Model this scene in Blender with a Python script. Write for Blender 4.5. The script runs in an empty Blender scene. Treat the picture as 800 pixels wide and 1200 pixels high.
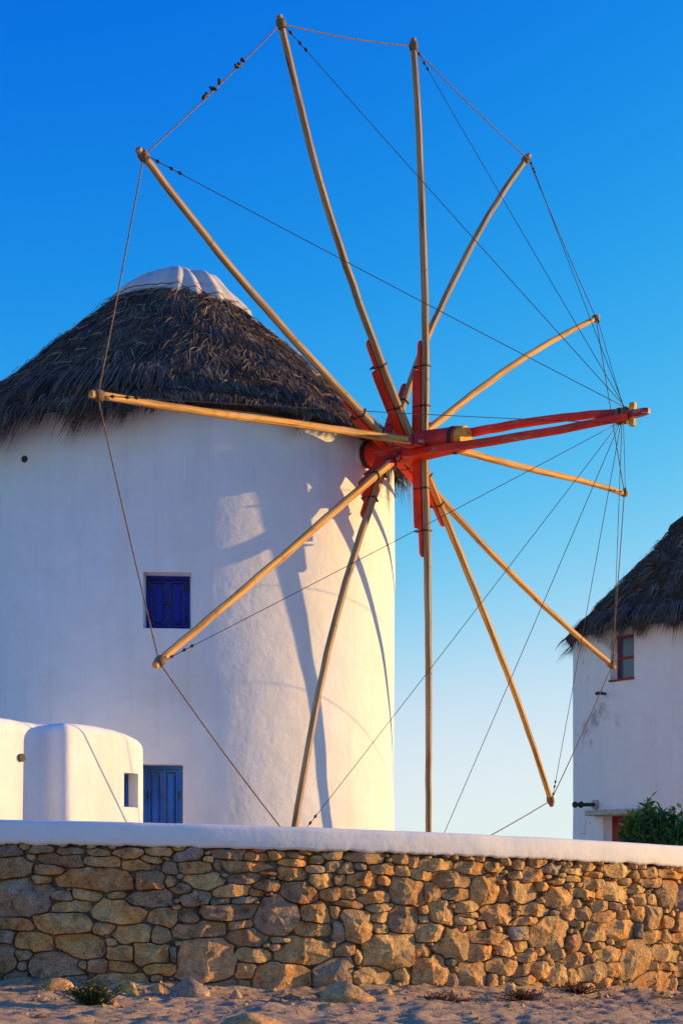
import bpy, bmesh, math, random
from mathutils import Vector, Matrix, noise
R_ = math.radians
scene = bpy.context.scene
col = scene.collection
rnd = random.Random(7)

# ------------------------------------------------------------------ camera
F, VH, EYE = 1750.0, 1035.0, 1.0          # focal length in photo pixels, horizon row, eye height
cam_data = bpy.data.cameras.new('camera')
cam = bpy.data.objects.new('camera', cam_data); col.objects.link(cam)
cam.location = (0, 0, EYE); cam.rotation_euler = (math.pi/2, 0, 0)
cam_data.sensor_fit = 'VERTICAL'; cam_data.sensor_height = 36.0
cam_data.lens = F/1200*36.0
cam_data.shift_y = (VH-600)/1200
cam_data.clip_start = .1; cam_data.clip_end = 6000
scene.camera = cam

# ------------------------------------------------------------------ light
SUN_BEYOND, SUN_EL = 16.0, 10.0
world = bpy.data.worlds.new('World'); scene.world = world; world.use_nodes = True
wn = world.node_tree.nodes; wl = world.node_tree.links
sky = wn.new('ShaderNodeTexSky'); sky.sky_type = 'NISHITA'; sky.sun_disc = False
sky.sun_elevation = R_(SUN_EL); sky.sun_rotation = R_(90-SUN_BEYOND)
sky.altitude = 0; sky.air_density = 1.0; sky.dust_density = 0.0; sky.ozone_density = 3.0
# the photograph's strong colour grade on the clear sky: one smooth curve per channel
def wmath(op, a, b_):
    n = wn.new('ShaderNodeMath'); n.operation = op
    for k, q in enumerate((a, b_)):
        if isinstance(q, float): n.inputs[k].default_value = q
        else: wl.new(q, n.inputs[k])
    return n.outputs[0]
sep = wn.new('ShaderNodeSeparateColor'); comb = wn.new('ShaderNodeCombineColor'); wl.new(sky.outputs[0], sep.inputs[0])
for k, (gam, gain, lim) in enumerate(((4.9, .0821, .75), (2.4, .1653, 1.0), (1.3, 1.105, 1.0))):
    q = wmath('MULTIPLY', wmath('POWER', sep.outputs[k], gam), gain)
    q = wmath('DIVIDE', q, wmath('ADD', 1.0, wmath('MULTIPLY', q, 1.0/lim)))
    wl.new(wmath('MULTIPLY', q, 1.9), comb.inputs[k])
wl.new(comb.outputs[0], wn['Background'].inputs[0])
wn['Background'].inputs[1].default_value = 0.15
sd = bpy.data.lights.new('sun', 'SUN'); sd.energy = 2.0; sd.angle = R_(.55); sd.color = (1, .60, .19)
sun = bpy.data.objects.new('sun', sd); col.objects.link(sun)
SUN = Vector((math.cos(R_(SUN_BEYOND))*math.cos(R_(SUN_EL)), math.sin(R_(SUN_BEYOND))*math.cos(R_(SUN_EL)), math.sin(R_(SUN_EL))))
sun.rotation_euler = SUN.to_track_quat('Z', 'Y').to_euler(); sun.location = (30, 10, 20)
vs = scene.view_settings; vs.view_transform = 'Standard'; vs.look = 'None'; vs.gamma = 1; vs.exposure = 1.85
vs.use_curve_mapping = False

# ------------------------------------------------------------------ helpers
def px(u, v, y): return Vector(((u-400)/F*y, y, EYE+(VH-v)/F*y))
def ray(u, v): return Vector(((u-400)/F, 1, (VH-v)/F))
CAM = Vector((0, 0, EYE))
def uv_of(p): return (400+F*p.x/p.y, VH-F*(p.z-EYE)/p.y)

def thing(name, label, cat, loc=(0, 0, 0), group=None):
    o = bpy.data.objects.new(name, None); col.objects.link(o); o.location = loc
    o.empty_display_size = .2
    return tag(o, label, cat, group)
def tag(o, label, cat, group=None):
    o['label'] = label; o['category'] = cat
    if group: o['group'] = group
    return o
def mesh_obj(name, verts, faces, mat, parent=None, smooth=True, attrs=None):
    """verts are WORLD coordinates; a child is stored relative to its parent's base"""
    me = bpy.data.meshes.new(name)
    off = Vector((0, 0, 0)); p = parent
    while p is not None: off += p.location; p = p.parent
    me.from_pydata([tuple(Vector(v)-off) for v in verts], [], faces)
    me.materials.append(mat)
    if smooth: me.polygons.foreach_set('use_smooth', [True]*len(me.polygons))
    if attrs:
        for k, vals in attrs.items():
            a = me.attributes.new(k, 'FLOAT', 'POINT'); a.data.foreach_set('value', vals)
    me.update()
    o = bpy.data.objects.new(name, me); col.objects.link(o)
    if parent: o.parent = parent
    return o
class MB:
    def __init__(s): s.v = []; s.f = []; s.a = []
    def add(s, vs, fs, a=0.0):
        b = len(s.v); s.v += [Vector(v) for v in vs]; s.f += [tuple(i+b for i in f) for f in fs]; s.a += [a]*len(vs)
    def box(s, c, ex, ey, ez, hx, hy, hz, bev=0.0):
        """box with half sizes along axes ex, ey, ez; bevel by chamfered corners"""
        c = Vector(c)
        if bev <= 0:
            vs = [c+ex*(hx*i)+ey*(hy*j)+ez*(hz*k) for k in (-1, 1) for j in (-1, 1) for i in (-1, 1)]
            s.add(vs, [(0, 2, 3, 1), (4, 5, 7, 6), (0, 1, 5, 4), (2, 6, 7, 3), (0, 4, 6, 2), (1, 3, 7, 5)])
        else:
            bm = bmesh.new(); bmesh.ops.create_cube(bm, size=2)
            for v in bm.verts: v.co = Vector((v.co.x*hx, v.co.y*hy, v.co.z*hz))
            bmesh.ops.bevel(bm, geom=bm.edges[:], offset=bev, segments=2, affect='EDGES', profile=.6)
            bm.verts.index_update()
            s.add([c+ex*v.co.x+ey*v.co.y+ez*v.co.z for v in bm.verts], [[v.index for v in f.verts] for f in bm.faces]); bm.free()
    def tube(s, pts, rad, n=6, caps=True, ref=None):
        pts = [Vector(p) for p in pts]; m = len(pts); vs = []; fs = []
        for i, p in enumerate(pts):
            t = (pts[min(i+1, m-1)]-pts[max(i-1, 0)]).normalized()
            r0 = ref or (Vector((0, 0, 1)) if abs(t.z) < .9 else Vector((1, 0, 0)))
            a = t.cross(r0).normalized(); b = t.cross(a).normalized()
            r = rad[i] if isinstance(rad, (list, tuple)) else rad
            for k in range(n):
                an = 2*math.pi*k/n
                vs.append(p+a*(r*math.cos(an))+b*(r*math.sin(an)))
        for i in range(m-1):
            for k in range(n):
                fs.append((i*n+k, i*n+(k+1) % n, (i+1)*n+(k+1) % n, (i+1)*n+k))
        if caps: fs += [tuple(range(n))[::-1], tuple(range((m-1)*n, m*n))]
        s.add(vs, fs)
    def sweep(s, pts, wa, wb, A, B, ch=.18, jit=0.0, seed=0):
        """rectangular beam with chamfered corners swept along pts; wa along A, wb along B (half sizes per point)"""
        pts = [Vector(p) for p in pts]; m = len(pts); vs = []; fs = []; rr = random.Random(seed)
        prof = [(1, -1+ch), (1, 1-ch), (1-ch, 1), (-1+ch, 1), (-1, 1-ch), (-1, -1+ch), (-1+ch, -1), (1-ch, -1)]
        for i, p in enumerate(pts):
            t = (pts[min(i+1, m-1)]-pts[max(i-1, 0)]).normalized()
            a = (A-t*A.dot(t)).normalized(); b = t.cross(a).normalized()
            if b.dot(B) < 0: b = -b
            ja = jit*rr.uniform(-1, 1); jb = jit*rr.uniform(-1, 1)
            for (x, y) in prof: vs.append(p+a*(x*wa[i]+ja)+b*(y*wb[i]+jb))
        for i in range(m-1):
            for k in range(8): fs.append((i*8+k, i*8+(k+1) % 8, (i+1)*8+(k+1) % 8, (i+1)*8+k))
        fs += [tuple(range(8))[::-1], tuple(range((m-1)*8, m*8))]
        s.add(vs, fs)
    def build(s, name, mat, parent=None, smooth=False, attr=None):
        return mesh_obj(name, s.v, s.f, mat, parent, smooth, {attr: s.a} if attr else None)
X, Y, Z = Vector((1, 0, 0)), Vector((0, 1, 0)), Vector((0, 0, 1))

# ------------------------------------------------------------------ materials
def new_mat(name, rough=.9, spec=.2):
    m = bpy.data.materials.new(name); m.use_nodes = True
    nt = m.node_tree; b = nt.nodes['Principled BSDF']
    b.inputs['Roughness'].default_value = rough; b.inputs['Specular IOR Level'].default_value = spec
    return m, nt, b
def N(nt, t, **kw):
    n = nt.nodes.new(t)
    for k, v in kw.items():
        if k in n.inputs.keys(): n.inputs[k].default_value = v
        else: setattr(n, k, v)
    return n
def noise_tex(nt, scale, detail=5, rough=.55, stretch=None, coord='Object'):
    tc = N(nt, 'ShaderNodeTexCoord'); t = N(nt, 'ShaderNodeTexNoise')
    t.inputs['Scale'].default_value = scale; t.inputs['Detail'].default_value = detail; t.inputs['Roughness'].default_value = rough
    src = tc.outputs[coord]
    if stretch:
        mp = N(nt, 'ShaderNodeMapping'); mp.inputs['Scale'].default_value = stretch
        nt.links.new(src, mp.inputs[0]); src = mp.outputs[0]
    nt.links.new(src, t.inputs['Vector']); return t
def ramp(nt, src, stops):
    r = N(nt, 'ShaderNodeValToRGB'); e = r.color_ramp.elements
    while len(e) < len(stops): e.new(.5)
    for el, (p, c) in zip(e, stops): el.position = p; el.color = (*c, 1) if len(c) == 3 else c
    nt.links.new(src, r.inputs[0]); return r
def mix(nt, a, b, f, mode='MIX'):
    m = N(nt, 'ShaderNodeMix'); m.data_type = 'RGBA'; m.blend_type = mode
    for s, i in ((f, 0), (a, 6), (b, 7)):
        if hasattr(s, 'is_output'): nt.links.new(s, m.inputs[i])
        else: m.inputs[i].default_value = s if i == 0 else (*s, 1)
    return m.outputs[2]
def bump(nt, b, src, strength, dist, prev=None):
    n = N(nt, 'ShaderNodeBump'); n.inputs['Strength'].default_value = strength; n.inputs['Distance'].default_value = dist
    nt.links.new(src, n.inputs['Height'])
    if prev: nt.links.new(prev.outputs[0], n.inputs['Normal'])
    nt.links.new(n.outputs[0], b.inputs['Normal']); return n

def stucco(name, base=(.80, .79, .77), stain=(.66, .62, .58), stain_lo=.62, stain_hi=.8, rel=1.0, drip=0.0):
    m, nt, b = new_mat(name, .92, .12)
    n1 = noise_tex(nt, .55, 6, .62)
    r1 = ramp(nt, n1.outputs[0], [(stain_lo, base), (stain_hi, stain)])
    n2 = noise_tex(nt, 3.2, 4, .6)
    r2 = ramp(nt, n2.outputs[0], [(.25, (.93, .93, .93)), (.7, (1, 1, 1))])
    c = mix(nt, r1.outputs[0], r2.outputs[0], 1.0, 'MULTIPLY')
    if drip:
        n3 = noise_tex(nt, 2.2, 5, .6, (2.6, 2.6, .12))
        r3 = ramp(nt, n3.outputs[0], [(.5, (1, 1, 1)), (.75, (.80, .77, .73))])
        c = mix(nt, c, r3.outputs[0], drip, 'MULTIPLY')
    nt.links.new(c, b.inputs['Base Color'])
    a = noise_tex(nt, 2.6, 5, .55); k = bump(nt, b, a.outputs[0], .55*rel, .05)
    d = noise_tex(nt, 13, 5, .58, (1.0, 1.0, .8)); k = bump(nt, b, d.outputs[0], .5*rel, .010, k)
    e = noise_tex(nt, 70, 4, .6); bump(nt, b, e.outputs[0], .35*rel, .004, k)
    return m
M = {}
M['stucco'] = stucco('whitewashed_stucco', (.79, .80, .83), (.71, .69, .68), .52, .78, .72, .38)
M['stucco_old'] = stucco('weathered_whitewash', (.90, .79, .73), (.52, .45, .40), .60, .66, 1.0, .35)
M['coping'] = stucco('whitewashed_coping', (.78, .77, .76), (.66, .63, .60), .58, .75, .55)

def wood(name, base, dark, light, rough=.75, bstr=.6):
    m, nt, b = new_mat(name, rough, .25)
    g = noise_tex(nt, 7, 6, .7, (.13, 3.4, 3.4))
    r = ramp(nt, g.outputs[0], [(.34, dark), (.5, base), (.66, light)])
    g2 = noise_tex(nt, 1.1, 5, .65, (.7, 2.0, 2.0))
    r2 = ramp(nt, g2.outputs[0], [(.46, (0, 0, 0)), (.70, (.7, .7, .7))])
    grey = ramp(nt, g.outputs[0], [(.35, tuple(.45*x for x in (.34, .27, .20))), (.65, (.44, .35, .25))])
    c = mix(nt, r.outputs[0], grey.outputs[0], r2.outputs[0])
    cr = noise_tex(nt, 8, 3, .5, (.05, 3.0, 3.0)); r3 = ramp(nt, cr.outputs[0], [(.30, (.25, .22, .2)), (.36, (1, 1, 1))])
    c = mix(nt, c, r3.outputs[0], .85, 'MULTIPLY')
    kn = noise_tex(nt, 5, 1, .4, (.5, 1.4, 1.4)); r4 = ramp(nt, kn.outputs[0], [(.24, (.35, .28, .22)), (.30, (1, 1, 1))])
    c = mix(nt, c, r4.outputs[0], .8, 'MULTIPLY')
    nt.links.new(c, b.inputs['Base Color'])
    bump(nt, b, g.outputs[0], bstr, .008)
    return m
M['wood'] = wood('weathered_pole_wood', (.60, .315, .075), (.25, .12, .035), (.74, .43, .13))
M['wood_grey_shaded'] = wood('greyed_shaded_pole_wood', (.40, .25, .12), (.17, .10, .055), (.52, .36, .19))  # weathered grey plus the duller light on these poles, put into their colour
M['cut_wood'] = wood('cut_end_wood', (.80, .38, .05), (.40, .16, .02), (.9, .52, .10))
def worn_paint(name, paint, under, lo, hi, rough=.6):
    m, nt, b = new_mat(name, rough, .3)
    g = noise_tex(nt, 9, 7, .7, (.35, 1.6, 1.6))
    g2 = noise_tex(nt, 2.5, 3, .5)
    r2 = ramp(nt, g2.outputs[0], [(.3, tuple(x*.6 for x in paint)), (.7, tuple(min(1, x*1.15) for x in paint))])
    mask = ramp(nt, g.outputs[0], [(lo, (0, 0, 0)), (hi, (1, 1, 1))])
    nt.links.new(mix(nt, r2.outputs[0], under, mask.outputs[0]), b.inputs['Base Color'])
    bump(nt, b, g.outputs[0], .5, .006)
    return m
M['red'] = worn_paint('worn_red_paint', (.78, .038, .012), (.36, .25, .18), .60, .68)
M['red_old'] = worn_paint('flaking_red_paint', (.55, .015, .015), (.50, .42, .36), .50, .58)
M['blue'] = worn_paint('cobalt_blue_paint', (.004, .016, .30), (.003, .01, .20), .5, .8, .5)
M['blue_door'] = worn_paint('blue_door_paint', (.008, .13, .58), (.006, .09, .42), .5, .8, .5)
M['maroon'] = worn_paint('dark_red_window_paint', (.34, .035, .02), (.20, .02, .014), .5, .8)
m, nt, b = new_mat('window_glass', .12, .6); b.inputs['Base Color'].default_value = (.035, .085, .15, 1); M['glass'] = m
m, nt, b = new_mat('rope_fibre', .95, .1); g = noise_tex(nt, 60, 2, .5); r = ramp(nt, g.outputs[0], [(.35, (.10, .065, .04)), (.65, (.30, .20, .13))]); nt.links.new(r.outputs[0], b.inputs['Base Color']); M['rope'] = m
m, nt, b = new_mat('steel_wire', .6, .4); b.inputs['Base Color'].default_value = (.05, .045, .045, 1); M['wire'] = m
m, nt, b = new_mat('dark_iron', .7, .4); g = noise_tex(nt, 30, 4, .6); r = ramp(nt, g.outputs[0], [(.4, (.02, .016, .014)), (.7, (.07, .045, .03))]); nt.links.new(r.outputs[0], b.inputs['Base Color']); M['iron'] = m

def straw(name, c0, c1, c2):
    m, nt, b = new_mat(name, .8, .25)
    at = N(nt, 'ShaderNodeAttribute'); at.attribute_name = 'tone'
    r = ramp(nt, at.outputs['Fac'], [(0, c0), (.75, c1), (1, c2)])
    nt.links.new(r.outputs[0], b.inputs['Base Color'])
    return m
M['straw'] = straw('weathered_thatch', (.050, .037, .029), (.25, .18, .12), (.62, .41, .20))
m, nt, b = new_mat('thatch_core', .95, .05); g = noise_tex(nt, 14, 5, .7, (1, 1, .3)); r = ramp(nt, g.outputs[0], [(.35, (.025, .019, .015)), (.7, (.10, .073, .052))]); nt.links.new(r.outputs[0], b.inputs['Base Color']); bump(nt, b, g.outputs[0], .8, .05); M['thatch_core'] = m
m, nt, b = new_mat('white_canvas', .85, .15); g = noise_tex(nt, 4, 5, .6); r = ramp(nt, g.outputs[0], [(.35, (.50, .46, .41)), (.65, (.66, .61, .55))]); nt.links.new(r.outputs[0], b.inputs['Base Color']); g2 = noise_tex(nt, 120, 2, .5); bump(nt, b, g2.outputs[0], .3, .003); M['canvas'] = m

# stone: one material, tone per stone
m, nt, b = new_mat('rubble_stone', .92, .15)
at = N(nt, 'ShaderNodeAttribute'); at.attribute_name = 'tone'
r = ramp(nt, at.outputs['Fac'], [(0, (.20, .165, .14)), (.16, (.40, .33, .26)), (.32, (.36, .235, .14)), (.48, (.52, .35, .17)), (.66, (.66, .44, .19)), (.82, (.50, .28, .13)), (1, (.66, .50, .30))])
g = noise_tex(nt, 9, 8, .68); r2 = ramp(nt, g.outputs[0], [(.30, (.30, .27, .26)), (.45, (.85, .84, .83)), (.56, (1.08, 1.06, 1.04)), (.70, (1.6, 1.5, 1.34))])
c = mix(nt, r.outputs[0], r2.outputs[0], 1.0, 'MULTIPLY')
g3 = noise_tex(nt, 2.4, 4, .6); r3 = ramp(nt, g3.outputs[0], [(.45, (1, 1, 1)), (.68, (1.12, .80, .55))])
c = mix(nt, c, r3.outputs[0], 1.0, 'MULTIPLY')
sp = noise_tex(nt, 60, 2, .5); r4 = ramp(nt, sp.outputs[0], [(.32, (.62, .62, .62)), (.5, (1, 1, 1)), (.68, (1.3, 1.28, 1.25))])
nt.links.new(mix(nt, c, r4.outputs[0], .8, 'MULTIPLY'), b.inputs['Base Color'])
k = bump(nt, b, g.outputs[0], 1.0, .05); k = bump(nt, b, sp.outputs[0], .8, .008, k)
M['stone'] = m
m, nt, b = new_mat('wall_core_earth', .97, .05); g = noise_tex(nt, 18, 6, .7); r = ramp(nt, g.outputs[0], [(.35, (.05, .04, .03)), (.7, (.28, .22, .16))]); nt.links.new(r.outputs[0], b.inputs['Base Color']); bump(nt, b, g.outputs[0], .9, .03); M['core'] = m
m, nt, b = new_mat('dry_dirt', .95, .08)
g = noise_tex(nt, 1.3, 6, .65); r = ramp(nt, g.outputs[0], [(.3, (.42, .29, .17)), (.7, (.60, .43, .26))])
g2 = noise_tex(nt, 22, 6, .7); r2 = ramp(nt, g2.outputs[0], [(.3, (.62, .62, .62)), (.55, (1, 1, 1)), (.75, (1.25, 1.2, 1.15))])
nt.links.new(mix(nt, r.outputs[0], r2.outputs[0], 1.0, 'MULTIPLY'), b.inputs['Base Color'])
k = bump(nt, b, g2.outputs[0], .9, .03); g5 = noise_tex(nt, 80, 3, .6); bump(nt, b, g5.outputs[0], .5, .006, k)
M['dirt'] = m
def leafm(name, a, b2, c2, trans=.25):
    m, nt, b = new_mat(name, .5, .4)
    at = N(nt, 'ShaderNodeAttribute'); at.attribute_name = 'tone'
    r = ramp(nt, at.outputs['Fac'], [(0, a), (.7, b2), (1, c2)])
    nt.links.new(r.outputs[0], b.inputs['Base Color'])
    tr = N(nt, 'ShaderNodeBsdfTranslucent'); nt.links.new(r.outputs[0], tr.inputs[0])
    ms = N(nt, 'ShaderNodeMixShader'); ms.inputs[0].default_value = trans
    nt.links.new(b.outputs[0], ms.inputs[1]); nt.links.new(tr.outputs[0], ms.inputs[2])
    nt.links.new(ms.outputs[0], nt.nodes['Material Output'].inputs[0])
    return m
M['leaf'] = leafm('glossy_green_leaf', (.025, .10, .03), (.06, .20, .04), (.34, .38, .04))
M['weed'] = leafm('weed_leaf', (.03, .06, .015), (.07, .12, .02), (.35, .28, .03))
M['dry'] = leafm('dry_weed', (.10, .04, .02), (.22, .10, .04), (.45, .30, .10))

# ------------------------------------------------------------------ wall line (plan curve of the stone wall)
def wy(x):
    if x < -3.0: return wy(-3.0)+(x+3.0)*.02
    if x > 4.6: return wy(4.6)+(x-4.6)*(.44+2*.07*4.6)
    return 14.22+.44*x+.07*x*x
def wslope(x): return (wy(x+.01)-wy(x-.01))/.02
def wnrm(x): s = wslope(x); return Vector((s, -1, 0)).normalized()
def hit_wall(u):
    lo, hi = -12.0, 14.0
    for _ in range(60):
        mid = (lo+hi)/2
        if 400+F*mid/wy(mid) < u: lo = mid
        else: hi = mid
    return lo
def quad(pts):
    (x0, y0), (x1, y1), (x2, y2) = pts
    def f(x):
        if x < x0-.3: s = (f(x0-.3+.02)-f(x0-.3))/.02; return f(x0-.3)+(x-x0+.3)*s*.5
        if x > x2+.3: s = (f(x2+.3)-f(x2+.28))/.02; return f(x2+.3)+(x-x2-.3)*s*.5
        return y0*(x-x1)*(x-x2)/((x0-x1)*(x0-x2))+y1*(x-x0)*(x-x2)/((x1-x0)*(x1-x2))+y2*(x-x0)*(x-x1)/((x2-x0)*(x2-x1))
    return f
def zline(vals):
    p = []
    for u, v in zip((0, 400, 800), vals):
        x = hit_wall(u); p.append((x, EYE+(VH-v)/F*wy(x)))
    return quad(p)
z_top = zline((960, 970.5, 991)); z_cop = zline((989, 998, 1016)); z_base = zline((1158, 1163, 1164))
TERR = .62        # terrace level behind the wall

# ------------------------------------------------------------------ ground
def gz(x, y):
    xx = max(-7, min(8, x)); d = wy(xx)-y
    z = z_base(xx)*1.0
    h = .05*noise.noise(Vector((x*.9, y*.9, 0)))+.035*noise.noise(Vector((x*2.3, y*2.3, 3)))+.018*noise.noise(Vector((x*6, y*6, 7)))+.030*abs(noise.noise(Vector((x*4, y*4, 11))))+.016*noise.noise(Vector((x*13, y*13, 9)))+.008*noise.noise(Vector((x*27, y*27, 13)))
    lip = .05*math.exp(-max(d, 0)/.25)
    return z+h+lip-.012*max(d-1.5, 0)
def ground():
    vs, fs = [], []
    xs = [-6.5+i*.035 for i in range(int(14.5/.035)+1)]
    n = len(xs); ys = [i/249 for i in range(250)]
    for t in ys:
        for x in xs:
            y0, y1 = 6.0, wy(x)+.25
            y = y0+(y1-y0)*t; vs.append((x, y, gz(x, y)))
    for j in range(len(ys)-1):
        for i in range(n-1): fs.append((j*n+i, j*n+i+1, (j+1)*n+i+1, (j+1)*n+i))
    o = mesh_obj('ground', vs, fs, M['dirt']); o['kind'] = 'structure'
    # the wide land out to the horizon, a little lower
    vs = []; fs = []; rings = [0, 20, 60, 200, 800, 3000]; k = 48
    vs.append((0, 15, -.55))
    for r in rings[1:]:
        for a in range(k): vs.append((r*math.cos(2*math.pi*a/k), 15+r*math.sin(2*math.pi*a/k), -.55-.0*r))
    for a in range(k): fs.append((0, 1+a, 1+(a+1) % k))
    for i in range(len(rings)-2):
        for a in range(k): fs.append((1+i*k+a, 1+(i+1)*k+a, 1+(i+1)*k+(a+1) % k, 1+i*k+(a+1) % k))
    o = mesh_obj('land', vs, fs, M['dirt']); o['kind'] = 'structure'
    # terrace behind the wall
    vs = []; fs = []; xs = [-9+i*.5 for i in range(37)]
    far = [(-60, 12), (-60, 90), (60, 90), (60, 60)]
    line = [(x, wy(x)+.30) for x in xs]
    poly = line+[(40, 60), (60, 90), (-60, 90), (-60, 14.2)]
    top = [(x, y, TERR) for x, y in poly]; bot = [(x, y, -.6) for x, y in poly]; k = len(poly)
    vs = top+bot; fs = [tuple(range(k))]+[(i, i+k, (i+1) % k+k, (i+1) % k) for i in range(k)]
    o = mesh_obj('terrace', vs, fs, M['dirt'], smooth=False); o['kind'] = 'structure'
ground()

# ------------------------------------------------------------------ the stone wall
STONES = {0: """-20,40,95,95 128,45,255,82 262,55,398,88 408,58,520,96 525,55,675,105 680,52,800,92 -20,100,150,195 180,82,380,138 388,95,562,145 575,112,715,162 665,95,760,128
155,130,305,182 245,152,615,250 640,160,772,250 768,125,850,175 768,188,830,240 145,185,250,225 -40,195,230,380 235,255,335,298 338,252,478,305 500,252,595,295 600,250,798,332
240,302,445,355 435,298,688,412 695,335,850,425 -20,380,160,437 150,358,420,460 430,402,545,460 540,418,710,500 -20,440,62,500 65,455,248,535 255,462,498,575 498,478,550,520
710,425,800,505 -20,510,78,628 60,530,145,582 130,545,375,668 408,575,500,642 500,515,628,580 510,588,635,640 628,508,830,595 688,595,830,650 40,628,130,680 440,640,680,700
280,655,400,710 360,580,410,625 80,590,125,640""",
200: """25,55,150,115 195,65,345,110 345,72,460,115 462,72,545,108 550,80,652,105 715,75,800,110 0,118,205,178 200,108,240,160 245,118,480,168 515,108,630,148 650,92,720,132
730,115,830,165 80,168,265,248 275,172,415,225 418,165,505,182 510,140,640,210 625,135,718,172 655,178,765,245 765,180,830,232 0,222,100,268 55,250,192,328
200,222,365,288 398,205,515,262 520,215,692,310 700,240,800,300 365,245,448,285 290,280,420,316 185,288,280,320 30,335,130,425 138,320,398,395 398,280,602,465 612,312,750,408
272,398,390,435 30,402,268,475 260,430,468,515 595,405,768,465 475,475,580,502 295,525,465,592 465,502,535,538 510,480,745,595 30,475,305,690 308,595,395,670 398,595,648,735
680,578,850,715 -10,520,32,595 750,330,800,385 765,400,820,500""",
400: """20,75,195,125 245,85,318,128 320,95,365,150 378,108,528,162 535,115,675,182 668,125,760,168 -20,118,58,175 148,128,255,180 250,142,328,190 20,168,172,235 165,182,235,228
315,160,430,210 432,165,620,240 0,230,80,298 85,262,235,315 248,195,398,328 395,218,458,310 482,240,602,300 622,188,742,320 745,220,800,310 115,318,250,355 -20,300,115,335
232,322,368,455 422,295,525,418 535,305,645,358 660,318,792,415 370,320,420,368 0,345,158,495 135,360,225,410 550,358,660,382 535,382,630,418 110,455,350,612 355,402,520,495
340,498,430,572 432,422,605,582,-22 605,442,770,505 600,510,715,588 720,485,830,562 680,568,830,648 -20,500,65,565 -20,580,40,690 50,612,248,705 250,600,345,700,-25
348,558,492,722 500,640,555,722 555,592,682,735 155,405,228,460 690,640,740,710 520,610,550,640 65,535,105,600 375,370,420,410""",
600: """0,165,52,200 55,152,155,215 145,128,235,178 240,150,330,180 360,168,440,195 440,130,568,195 15,112,65,158 560,160,600,205 700,160,800,200 -30,215,112,308 152,245,285,328
118,215,172,255 345,198,428,250 258,182,320,212 410,212,552,310 505,198,568,232 545,235,625,268 620,195,705,238 690,198,780,348 775,225,850,340 275,248,395,285 55,312,178,380
285,298,345,335 385,302,462,352 465,308,525,352 578,272,640,325 640,275,698,325 20,375,140,420 240,330,300,392 305,332,382,398 385,352,490,408 508,342,568,388 570,328,632,398
632,325,712,438 708,375,770,432 768,345,850,440 80,370,280,545,15 285,395,350,425 348,400,432,492 440,392,588,485 582,412,620,478 622,438,712,500 715,435,755,500 755,450,850,500
0,420,85,488 0,488,78,550 235,458,335,548,20 330,500,375,545 375,495,448,535 405,520,522,590 500,488,558,528 512,482,640,665 658,500,782,590 30,545,115,588 185,530,270,570
255,548,352,608 90,592,180,665 175,605,255,700 328,592,448,685 445,592,515,655 260,620,325,710,15 595,632,750,730 695,588,770,630 20,600,88,658 400,665,480,730 490,685,592,735
640,590,695,630 70,685,165,735 775,590,850,660 20,655,110,695"""}
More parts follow.
